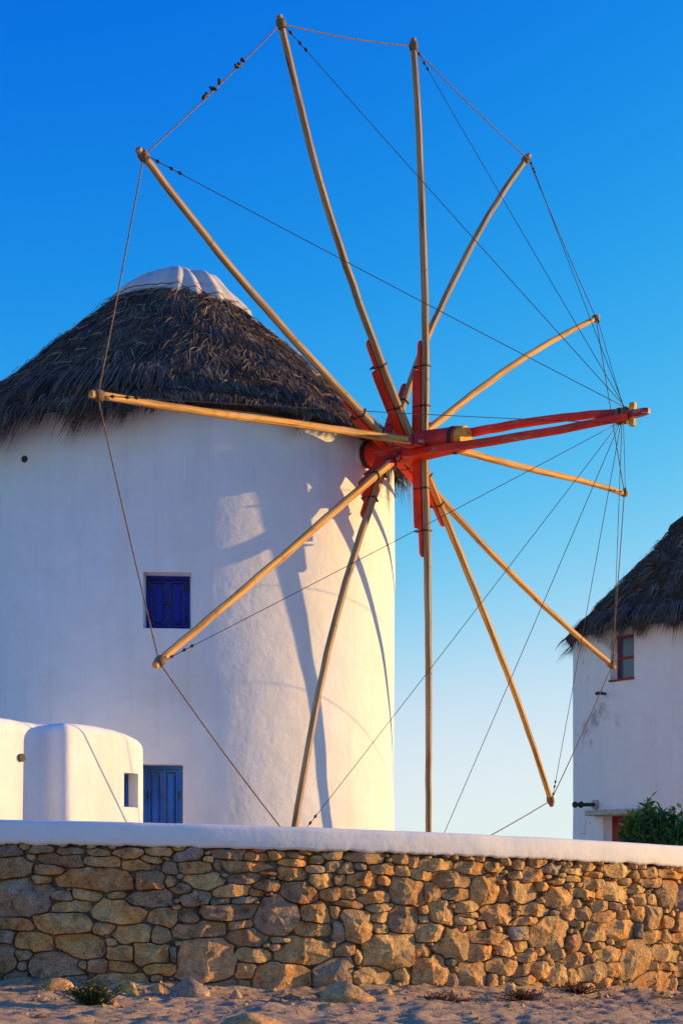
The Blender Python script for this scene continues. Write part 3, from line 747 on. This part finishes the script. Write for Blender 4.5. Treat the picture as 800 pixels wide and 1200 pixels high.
# bowsprit: two red beams converging on a tip
end = px(738, 486, (HUBP+n_ax*3.15).y); tipB = px(760, 481.5, (HUBP+n_ax*3.45).y)
up = (Z-n_ax*Z.dot(n_ax)).normalized(); sidev = n_ax.cross(up)
bA0 = HUBP+n_ax*.28+up*.11-sidev*.19; bB0 = HUBP-n_ax*.20-up*.13+sidev*.20
if uv_of(bA0)[1] > uv_of(bB0)[1]: bA0, bB0 = bB0, bA0
def beam(a, b_, wa, wb, bowz, seed):
    mb = MB(); pts = []; m_ = 14
    for j in range(m_+1):
        t = j/m_; pts.append(a.lerp(b_, t)+up*(bowz*4*t*(1-t)))
    mb.sweep(pts, [wa*(1-.25*j/m_) for j in range(m_+1)], [wb*(1-.25*j/m_) for j in range(m_+1)], up, sidev, .25, .004, seed)
    return mb
xdB = (end-HUBP).normalized()
place_local(beam(bA0, end+up*.055-sidev*.07, .055, .046, .05, 1), 'bowsprit_beam', M['red'], wheel, bA0, xdB)
place_local(beam(bB0, end-up*.035+sidev*.07, .055, .046, -.03, 2), 'bowsprit_beam', M['red'], wheel, bB0, xdB)
mb = MB(); mb.sweep([end-xdB*.45, end, tipB-xdB*.04, tipB], [.05, .05, .04, .03], [.05, .05, .04, .03], up, sidev, .3)
place_local(mb, 'bowsprit_tip', M['red_old'], wheel, end, xdB)
mb = MB(); mb.box(end+xdB*.03, xdB, up, sidev, .035, .14, .035, .008); place_local(mb, 'bowsprit_crosspiece', M['cut_wood'], wheel, end, xdB)
for dd in (-.06, -.14):
    mb = MB(); mb.tube([end+xdB*(dd-.02), end+xdB*(dd+.02)], .105, 12); place_local(mb, 'bowsprit_lashing', M['rope'], wheel, end, xdB)
# ropes
def rope(a, b_, rad, mat, sag, name, m_=18):
    mb = MB(); pts = []
    for j in range(m_+1):
        t = j/m_; pts.append(a.lerp(b_, t)-Z*(sag*4*t*(1-t)))
    mb.tube(pts, rad, 6); return mb.build(name, mat, wheel, True)
for i in range(12):
    a, b_ = tips[i], tips[(i+1) % 12]; xa = (a-HUBP).normalized(); xb = (b_-HUBP).normalized()
    A_, B_ = a-xa*.09, b_-xb*.09
    r_ = rope(A_, B_, .008, M['rope'], .02+.02*rnd.random(), 'rim_rope')
    if i == 0:
        for (t, ln) in ((.42, .10), (.48, .05), (.53, .04), (.66, .12), (.70, .06)):
            kb = MB(); c = A_.lerp(B_, t); d = (B_-A_).normalized()
            pts = [c+d*(ln*(s_-.5))+Vector((rnd.uniform(-.02, .02), 0, rnd.uniform(-.02, .02))) for s_ in (0, .25, .5, .75, 1)]
            kb.tube(pts, [.010, .024, .018, .028, .008], 6); kb.build('knotted_rag', M['iron'], r_, True)
    A_ = a-xa*.05; E_ = end-xdB*(.04+.012*i)+up*(.08 if A_.z > end.z else -.08)
    st = rope(A_, E_, .0045, M['wire'], .015, 'stay_rope')
    kb = MB(); d = (E_-A_).normalized()
    for t in (.14, .30, .40):
        kb = MB(); c = A_+d*(t+.05); kb.tube([c-d*.03, c, c+d*.03], [.006, .020, .006], 6); kb.build('stay_knot', M['iron'], st, True)

# ------------------------------------------------------------------ low outbuilding beside the tower
def outbuilding():
    t_ = Vector((.56, .83, 0)).normalized(); n_ = Vector((.83, -.56, 0)).normalized()
    P1 = Vector((-2.215, 17.30, 0))
    # walk back along the facade to the column u=75
    s = 0
    while 400+F*(P1-t_*s).x/(P1-t_*s).y > 75: s += .005
    Pc = P1-t_*s; Pi = Pc-n_*.31; Pl = Pi-t_*1.7
    root = thing('outbuilding', 'low whitewashed outbuilding with rounded roof edges joined to the windmill foot', 'building', (Pc.x-1, Pc.y+1, TERR))
    Rc = .20; path = []
    def arc(c, a, b_, ang0, ang1, r, n=7):
        for k in range(n+1):
            an = ang0+(ang1-ang0)*k/n; path.append(c+a*(r*math.cos(an))+b_*(r*math.sin(an)))
    path.append(Pl-n_*2.6); 
    path.append(Pl-n_*.05); path.append(Pl+t_*.05)
    for k in range(1, 12): path.append(Pl.lerp(Pi, k/12))
    path.append(Pi-t_*.03); path.append(Pi+n_*.03)
    arc(Pc-n_*.12+t_*.12, n_, -t_, math.pi/2, 0, .12, 7)
    for k in range(1, 14): path.append(Pc.lerp(P1-t_*Rc, (.14/s)+(1-.14/s)*k/14))
    arc(P1-t_*Rc-n_*Rc, n_, t_, .12, math.pi/2, Rc, 8)
    path.append(P1-n_*1.2); path.append(P1-n_*2.6)
    H_ = 2.755; k = len(path); vs = []; fs = []
    nm = []
    for i in range(k):
        a, b_ = path[(i-1) % k], path[(i+1) % k]; d = (b_-a).normalized(); nm.append(Vector((d.y, -d.x, 0)))
    rb = .125
    rings = [(0, TERR-.3), (0, 1.2), (0, 1.9), (0, H_-rb)]+[(rb*(1-math.cos(a))*.9, H_-rb+rb*math.sin(a)) for a in [R_(x) for x in (18, 36, 54, 72, 88)]]
    for (ins, z) in rings:
        for p, q in zip(path, nm):
            w = .012*noise.noise(Vector((p.x*1.3, p.y*1.3, z*1.3)))
            fr_ = max(0, (p-Pc).dot(t_)/s-.35)/.65
            vs.append(p-q*(ins-w)+Z*(z-(.16*fr_**2*max(0, (z-2.2)/.7))+.02*noise.noise(Vector((p.x*1.5, p.y*1.5, 5)))))
    for j in range(len(rings)-1):
        for i in range(k): fs.append((j*k+i, j*k+(i+1) % k, (j+1)*k+(i+1) % k, (j+1)*k+i))
    cen = sum(path, Vector((0, 0, 0)))/k; cen = Pc-n_*1.3+t_*.2; vs.append(cen+Z*(H_+.04)); b0 = (len(rings)-1)*k
    fs += [(b0+i, b0+(i+1) % k, len(vs)-1) for i in range(k)]; fs.append(tuple(range(k))[::-1])
    body = mesh_obj('wall', vs, fs, M['stucco'], root, True)
    # window recess cut into the facade
    def face_pt(u, v):
        d = ray(u, v); t = ((P1-CAM).dot(n_))/d.dot(n_); return CAM+d*t
    a, b_ = face_pt(145.5, 926), face_pt(162, 926); za, zb = face_pt(154, 946).z, face_pt(154, 906).z
    c = (a+b_)/2; hw = (b_-a).length/2
    cut = MB(); cut.box(Vector((c.x, c.y, (za+zb)/2)), t_, n_, Z, hw, .22, (zb-za)/2)
    co = cut.build('cutter', M['stucco'])
    bm = bmesh.new(); bm.from_mesh(co.data); bmesh.ops.recalc_face_normals(bm, faces=bm.faces); bm.to_mesh(co.data); bm.free()
    bm = bmesh.new(); bm.from_mesh(body.data); bmesh.ops.recalc_face_normals(bm, faces=bm.faces); bm.to_mesh(body.data); bm.free()
    md = body.modifiers.new('cut', 'BOOLEAN'); md.object = co; md.operation = 'DIFFERENCE'; md.solver = 'EXACT'
    bpy.context.view_layer.update()
    dg = bpy.context.evaluated_depsgraph_get(); me = bpy.data.meshes.new_from_object(body.evaluated_get(dg))
    body.modifiers.clear(); body.data = me; bpy.data.objects.remove(co)
    me.polygons.foreach_set('use_smooth', [True]*len(me.polygons)); me.set_sharp_from_angle(angle=R_(42))
    wc = Vector((c.x, c.y, (za+zb)/2))-n_*.17; hh = (zb-za)/2-.002; hw -= .002
    fr = MB()
    for s_ in (-1, 1): fr.box(wc+t_*(s_*(hw-.02)), t_, n_, Z, .02, .025, hh)
    for s_ in (-1, 1): fr.box(wc+Z*(s_*(hh-.02)), t_, n_, Z, hw-.041, .023, .02)
    f = fr.build('window', M['blue_door'], root)
    g = MB(); g.box(wc, t_, n_, Z, hw-.042, .006, hh-.042); g.build('pane', M['glass'], f)
    g = MB(); g.box(wc+n_*.012, t_, n_, Z, .014, .018, hh-.041); g.build('mullion', M['blue_door'], f)
    vp = face_pt(25, 888)-n_*.34
    d = ray(25, 888); vp = CAM+d*(((Pi-CAM).dot(n_))/d.dot(n_))
    g = MB(); g.tube([vp-n_*.05, vp+n_*.02], .045, 12); g.build('vent_pipe', M['iron'], root)
outbuilding()

# ------------------------------------------------------------------ the second windmill, further back
CB = Vector((9.78, 40.85, 0)); RB = 3.42
mill2 = thing('windmill', 'weathered windmill with thatched roof, small dark red window and doorway behind a bush', 'windmill', (CB.x, CB.y, TERR))
win2 = opening(CB, RB, 714.5, 742.5, 742.5, 795.5, .34)
door2 = opening(CB, RB, 706, 955, 752, 990, .40, TERR-.02)
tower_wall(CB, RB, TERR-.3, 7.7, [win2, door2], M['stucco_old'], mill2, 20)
thatch(CB, mill2, .80, 10.62, 3.58, 7.72, 7, 150, 14, 9, M['thatch_core'], M['straw'], wind=-.15, locks=[(676, .5, -.3, .5), (700, .3, -.2, .6), (728, .25, -.2, .5), (752, .45, -.1, .6), (790, .3, 0, .6)])
pk = MB(); pk.tube([CB+Z*10.45, CB+Z*10.72, CB+Z*10.80, CB+Z*11.1, CB+Z*11.25], [.86, .84, .80, .40, .05], 28); pk.build('peak', M['thatch_core'], mill2, True)
def window2():
    a0, a1, za, zb, rec = win2; tm = (a0+a1)/2; en = rdir(tm); ex = Vector((math.cos(tm), math.sin(tm), 0))
    rr_ = RB-rec+.06; hw = rr_*math.sin((a1-a0)/2)-.004; hh = (zb-za)/2-.004; c = CB+en*(rr_*math.cos((a1-a0)/2))+Z*((za+zb)/2)
    w = MB(); fw = .06
    for s in (-1, 1): w.box(c+ex*(s*(hw-fw/2)), ex, en, Z, fw/2, .03, hh)
    for s in (-1, 1): w.box(c+Z*(s*(hh-fw/2)), ex, en, Z, hw-fw-.001, .028, fw/2)
    f = w.build('window', M['maroon'], mill2)
    t = MB(); t.box(c, ex, en, Z, hw-fw-.002, .024, .03); t.build('transom', M['maroon'], f)
    for s in (-1, 1):
        g = MB(); g.box(c+Z*(s*(hh/2-.01)), ex, en, Z, hw-fw-.002, .005, hh/2-.045); g.build('pane', M['glass'], f)
    sl = MB(); sl.box(CB+en*(RB-.13)+Z*(za-.022), ex, en, Z, hw+.05, .17, .024, .006); sl.build('sill', M['maroon'], f)
    # doorway: door leaf set back, flat lintel, iron rod on a disc
    a0, a1, za, zb, rec = door2; tm = (a0+a1)/2; en = rdir(tm); ex = Vector((math.cos(tm), math.sin(tm), 0))
    rr_ = RB-rec+.07; hw = rr_*math.sin((a1-a0)/2)-.004; hh = (zb-za)/2-.004; c = CB+en*(rr_*math.cos((a1-a0)/2))+Z*((za+zb)/2)
    dm = MB(); dm.box(c, ex, en, Z, hw, .03, hh); dd = dm.build('door', M['maroon'], mill2)
    for s in (-1, 1):
        p = MB(); p.box(c+ex*(s*hw*.5)+en*.035, ex, en, Z, hw*.38, .014, hh*.86, .006); p.build('raised_panel', M['maroon'], dd)
    lt = MB(); lt.box(CB+en*(RB+.02)+Z*(zb+.075)-ex*.12, ex, en, Z, hw+.32, .22, .07, .02); lt.build('lintel', M['cut_stone'], mill2)
    def at(u, v): th, z = cyl_hit(CB, RB, u, v); return th, z
    th, z = at(698, 943); p = CB+rdir(th)*(RB+.02)+Z*z; q = px(674, 943, p.y-.35)
    r = MB(); r.tube([p-rdir(th)*.05, p+rdir(th)*.05], .13, 16); ds = r.build('disc', M['cut_stone'], mill2, False)
    r = MB(); s0 = p+rdir(th)*.05; s0.y -= .0; r.tube([s0, s0.lerp(q, .5), q], .05, 10); r.tube([q, q+(q-s0).normalized()*.05], .085, 10); r.tube([s0.lerp(q, .68), s0.lerp(q, .74)], .09, 10); r.build('iron_rod', M['iron'], ds, True)
    th, z = at(709, 813); p = CB+rdir(th)*RB+Z*z; r = MB(); r.tube([p-rdir(th)*.05, p+rdir(th)*.22], .035, 8); r.tube([p+rdir(th)*.22-ex*.1, p+rdir(th)*.22+ex*.08], .045, 8); r.build('iron_peg', M['iron'], mill2, True)
    th, z = at(682, 968); en = rdir(th); ex = Vector((math.cos(th), math.sin(th), 0))
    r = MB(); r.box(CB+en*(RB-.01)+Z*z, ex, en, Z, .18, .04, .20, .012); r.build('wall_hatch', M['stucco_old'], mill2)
m, nt, b = new_mat('pale_cut_stone', .9, .1); g = noise_tex(nt, 8, 5, .6); r = ramp(nt, g.outputs[0], [(.35, (.40, .33, .26)), (.7, (.58, .50, .42))]); nt.links.new(r.outputs[0], b.inputs['Base Color']); bump(nt, b, g.outputs[0], .5, .01); M['cut_stone'] = m
window2()

# ------------------------------------------------------------------ bush behind the wall
def leaf(mb, p, d, n_, ln, w, tone):
    s = d.cross(n_).normalized(); m_ = p+d*(ln*.5)+n_*(ln*.06)
    mb.add([p, m_+s*w, p+d*ln, m_-s*w, m_-n_*(w*.35)], [(0, 4, 1), (4, 2, 1), (0, 3, 4), (4, 3, 2)], tone)
def bush(u0, u1, v_top, depth, label, seed, n_stems, humps):
    rr = random.Random(seed); x0, x1 = px(u0, 0, depth).x, px(u1, 0, depth).x; cx = (x0+x1)/2
    root = thing('bush', label, 'bush', (cx, depth, TERR))
    st = MB(); fo = MB()
    for k in range(n_stems):
        fx = rr.random(); x = x0+(x1-x0)*fx
        env = 0
        for (hx, hw, hv) in humps: env = max(env, (VH-hv)/F*depth*max(0, 1-((fx-hx)/hw)**2)**.5)
        if env <= .1: continue
        y = depth+rr.uniform(-.42, .42)*math.sqrt(max(0, 1-((fx-.5)*2)**4))
        topz = EYE+env*rr.uniform(.55, 1.0)*(1-.35*abs(y-depth)/.45)
        b0 = Vector((cx+(x-cx)*.35, depth+(y-depth)*.3, TERR)); t = Vector((x, y, topz))
        mid = b0.lerp(t, .5)+Vector(((x-cx)*.25, 0, 0))
        pts = [b0, b0.lerp(mid, .6), mid, mid.lerp(t, .5), t]; st.tube(pts, [.016, .013, .010, .008, .004], 5)
        for j in range(30):
            s = .30+.70*(j/29); seg = min(3.999, s*4); i0 = int(seg); p = pts[i0].lerp(pts[i0+1], seg-i0)
            an = rr.uniform(0, 2*math.pi); d = Vector((math.cos(an), math.sin(an), rr.uniform(.2, 1.1))).normalized()
            leaf(fo, p, d, (Z+Vector((rr.uniform(-.6, .6), rr.uniform(-.6, .6), 0))).normalized(), rr.uniform(.09, .16), rr.uniform(.018, .030), min(1, rr.betavariate(2, 3)+(.35 if s > .93 and rr.random() < .5 else 0)))
    st.build('stems', M['core'], root, True); fo.build('foliage', M['leaf'], root, False, 'tone')
bush(729, 872, 936, 18.6, 'dense glossy green bush standing behind the white coping before the weathered windmill', 5, 420, [(.20, .27, 929), (.48, .28, 938), (.80, .30, 922)])

# ------------------------------------------------------------------ loose rocks, weeds and litter at the wall foot
def rock(u, v_base, wpx, hpx, label, seed, flat=1.0, group=None, tone=None):
    rr = random.Random(seed)
    y = 12.0
    for _ in range(40):
        p = px(u, v_base, y); x = p.x; g = gz(x, y); y = (EYE-g)*F/(v_base-VH)
    x = px(u, v_base, y).x; y += wpx*y/F*.3; x = px(u, v_base, y).x; g = gz(x, y)
    a, h = wpx*y/F/2, hpx*y/F
    bm = bmesh.new(); bmesh.ops.create_icosphere(bm, subdivisions=3, radius=1)
    cuts = [(Vector((rr.uniform(-1, 1), rr.uniform(-1, 1), rr.uniform(-.1, 1))).normalized(), rr.uniform(.62, .86)) for _ in range(8)]
    for vv in bm.verts:
        c = vv.co.copy()
        for (n_, d) in cuts:
            e = c.dot(n_)-d
            if e > 0: c -= n_*e
        c *= 1+.07*noise.noise(c*2.2+Vector((seed, 0, 0)))+.05*noise.noise(c*5+Vector((seed, 0, 3)))
        vv.co = Vector((c.x*a*1.2, c.y*a*.85, c.z*h*1.0*flat))
    bm.verts.index_update()
    vs = [Vector((x, y, g+h*.18))+vv.co for vv in bm.verts]; fs = [[q.index for q in f.verts] for f in bm.faces]; bm.free()
    e_ = mesh_obj('rock', [v-Vector((x, y, g)) for v in vs], fs, M['stone'], None, True, {'tone': [tone if tone is not None else rr.uniform(.4, .95)]*len(vs)})
    e_.location = (x, y, g); e_.data.set_sharp_from_angle(angle=R_(32))
    tag(e_, label, 'rock', group)
rock(60, 1160, 44, 11, 'low flat tan rock on the dirt left of the green weed', 1)
rock(150, 1163, 26, 16, 'rounded tan rock right behind the flowering green weed', 2)
rock(130, 1160, 12, 10, 'small tan rock tucked against the flowering green weed', 3)
rock(222, 1168, 40, 18, 'dark wedge shaped rock leaning below the big square stone', 4, tone=.2)
rock(408, 1176, 56, 22, 'large half buried boulder at the wall foot under the golden stones', 5, tone=.55)
rock(276, 1171, 14, 11, 'pale upright rock chip on the dirt beside the dark wedge shaped rock', 6)
rock(185, 1167, 12, 9, 'small pointed rock between the green weed and the dark wedge shaped rock', 7)
rock(290, 1201, 70, 16, 'broad low tan rock breaking through the dirt path', 8, tone=.7)
rock(343, 1172, 26, 7, 'flat slab of rock lying before the long rectangular wall stone', 9, tone=.3)
rock(598, 1158, 12, 11, 'small chalk white rock among dry weeds at the wall foot', 10, tone=1.0)
rock(452, 1164, 12, 7, 'small tan rock just beyond the half buried boulder', 11)
rock(630, 1171, 20, 6, 'flat grey rock in front of the dry brown weeds', 12, tone=.1)
rock(728, 1168, 24, 6, 'low grey rock beside the pale stick', 13, tone=.15)
def pebbles():
    mb = MB(); rr = random.Random(77)
    for _ in range(1700):
        x = rr.uniform(-5, 6); d = abs(rr.gauss(0, 1.0)) if rr.random() < .5 else rr.uniform(0, 6); y = wy(x)-.05-d
        if y < 7: continue
        s = min(.05, .006+rr.expovariate(1/.010)); g = gz(x, y)
        c = Vector((x, y, g+s*.15)); an = rr.uniform(0, 6.28); ex = Vector((math.cos(an), math.sin(an), 0)); ey = Vector((-ex.y, ex.x, 0))
        vs = [c+ex*s*rr.uniform(.8, 1.5), c+ey*s*rr.uniform(.6, 1.1), c-ex*s*rr.uniform(.8, 1.5), c-ey*s*rr.uniform(.6, 1.1), c+Z*s*rr.uniform(.35, .9)+ex*s*.3, c+Z*s*rr.uniform(.3, .7)-ex*s*.4, c-Z*s]
        mb.add(vs, [(0, 1, 4), (1, 5, 4), (1, 2, 5), (2, 3, 5), (3, 4, 5), (3, 0, 4), (0, 6, 1), (1, 6, 2), (2, 6, 3), (3, 6, 0)], rr.random())
    o = mb.build('pebbles', M['stone'], None, False, 'tone'); o['kind'] = 'stuff'
    tag(o, 'small pebbles and stone chips strewn over the dirt path', 'pebbles')
pebbles()
def weed(u, v_base, wpx, hpx, label, name, mat, seed, n, ln, spread=1.0, flowers=False, cat='weed', group=None):
    rr = random.Random(seed); y = 12.0
    for _ in range(40):
        p = px(u, v_base, y); g = gz(p.x, y); y = (EYE-g)*F/(v_base-VH)
    p = px(u, v_base, y); g = gz(p.x, y)
    root = thing(name, label, cat, (p.x, y, g), group); a, h = wpx*y/F/2, hpx*y/F
    st = MB(); fo = MB(); fl = MB()
    for k in range(n):
        dx, dy = rr.gauss(0, .45)*a, rr.gauss(0, .4)*a*.7; hh = h*rr.uniform(.4, 1)*(1-.4*min(1, abs(dx)/a))
        b0 = Vector((p.x+dx*.35, y+dy*.35, g-.01)); t = Vector((p.x+dx*1.5, y+dy*1.2, g+hh)); m_ = b0.lerp(t, .5)+Z*hh*.12
        st.tube([b0, m_, t], [.005, .004, .002], 4)
        for j in range(9):
            s = .2+.8*j/8; q = b0.lerp(m_, s*2) if s < .5 else m_.lerp(t, s*2-1); an = rr.uniform(0, 6.28)
            leaf(fo, q, Vector((math.cos(an), math.sin(an), rr.uniform(.1, 1.0))).normalized(), (Z+Vector((rr.uniform(-.5, .5), rr.uniform(-.5, .5), 0))).normalized(), ln*rr.uniform(.6, 1.2), ln*.2, rr.betavariate(2, 3)*.8)
        if flowers and rr.random() < .7:
            for _ in range(5):
                an = rr.uniform(0, 6.28); leaf(fl, t, Vector((math.cos(an), math.sin(an), rr.uniform(-.1, .5))).normalized(), Z, .022, .009, 1.0)
    st.build('stems', mat, root, True); fo.build('foliage', mat, root, False, 'tone')
    if flowers: fl.build('flowers', mat, root, False, 'tone')['kind'] = 'stuff'
weed(110, 1176, 58, 34, 'small green weed with yellow flowers growing on the dirt path', 'weed', M['weed'], 3, 46, .055, flowers=True)
weed(520, 1170, 50, 12, 'dry reddish weed tuft at the foot of the square golden stone', 'dry_weed', M['dry'], 4, 40, .04)
weed(612, 1166, 44, 16, 'dry brown weed clump beside the chalk white rock', 'dry_weed', M['dry'], 5, 44, .04)
weed(676, 1165, 46, 14, 'dry orange weed clump under the leaning golden wall stones', 'dry_weed', M['dry'], 6, 44, .04)
weed(205, 1160, 18, 12, 'tiny dry weed sprouting behind the dark wedge shaped rock', 'dry_weed', M['dry'], 7, 16, .03)
weed(385, 1168, 30, 8, 'dry brown weed scraps left of the half buried boulder', 'dry_weed', M['dry'], 8, 20, .03)
def stick():
    y = 15.6
    for _ in range(30): p = px(780, 1172, y); y = (EYE-gz(p.x, y))*F/(1172-VH)
    a, b_ = px(762, 1173, y), px(812, 1172, y+.1); mb = MB(); pts = []
    for j in range(9):
        t = j/8; q = a.lerp(b_, t); q.z = gz(q.x, q.y)+.022+.02*t; pts.append(q+Vector((0, .012*math.sin(t*7), 0)))
    mb.tube(pts, [.010, .013, .014, .016, .016, .017, .018, .019, .018], 8)
    mb.tube([pts[4], pts[4]+Vector((-.05, -.06, .03)), pts[4]+Vector((-.10, -.10, .035))], [.009, .007, .004], 6)
    tag(mb.build('stick', M['wood'], None, True), 'pale bare stick lying on the dirt by the wall', 'stick')
stick()
print('objects', len(bpy.data.objects))
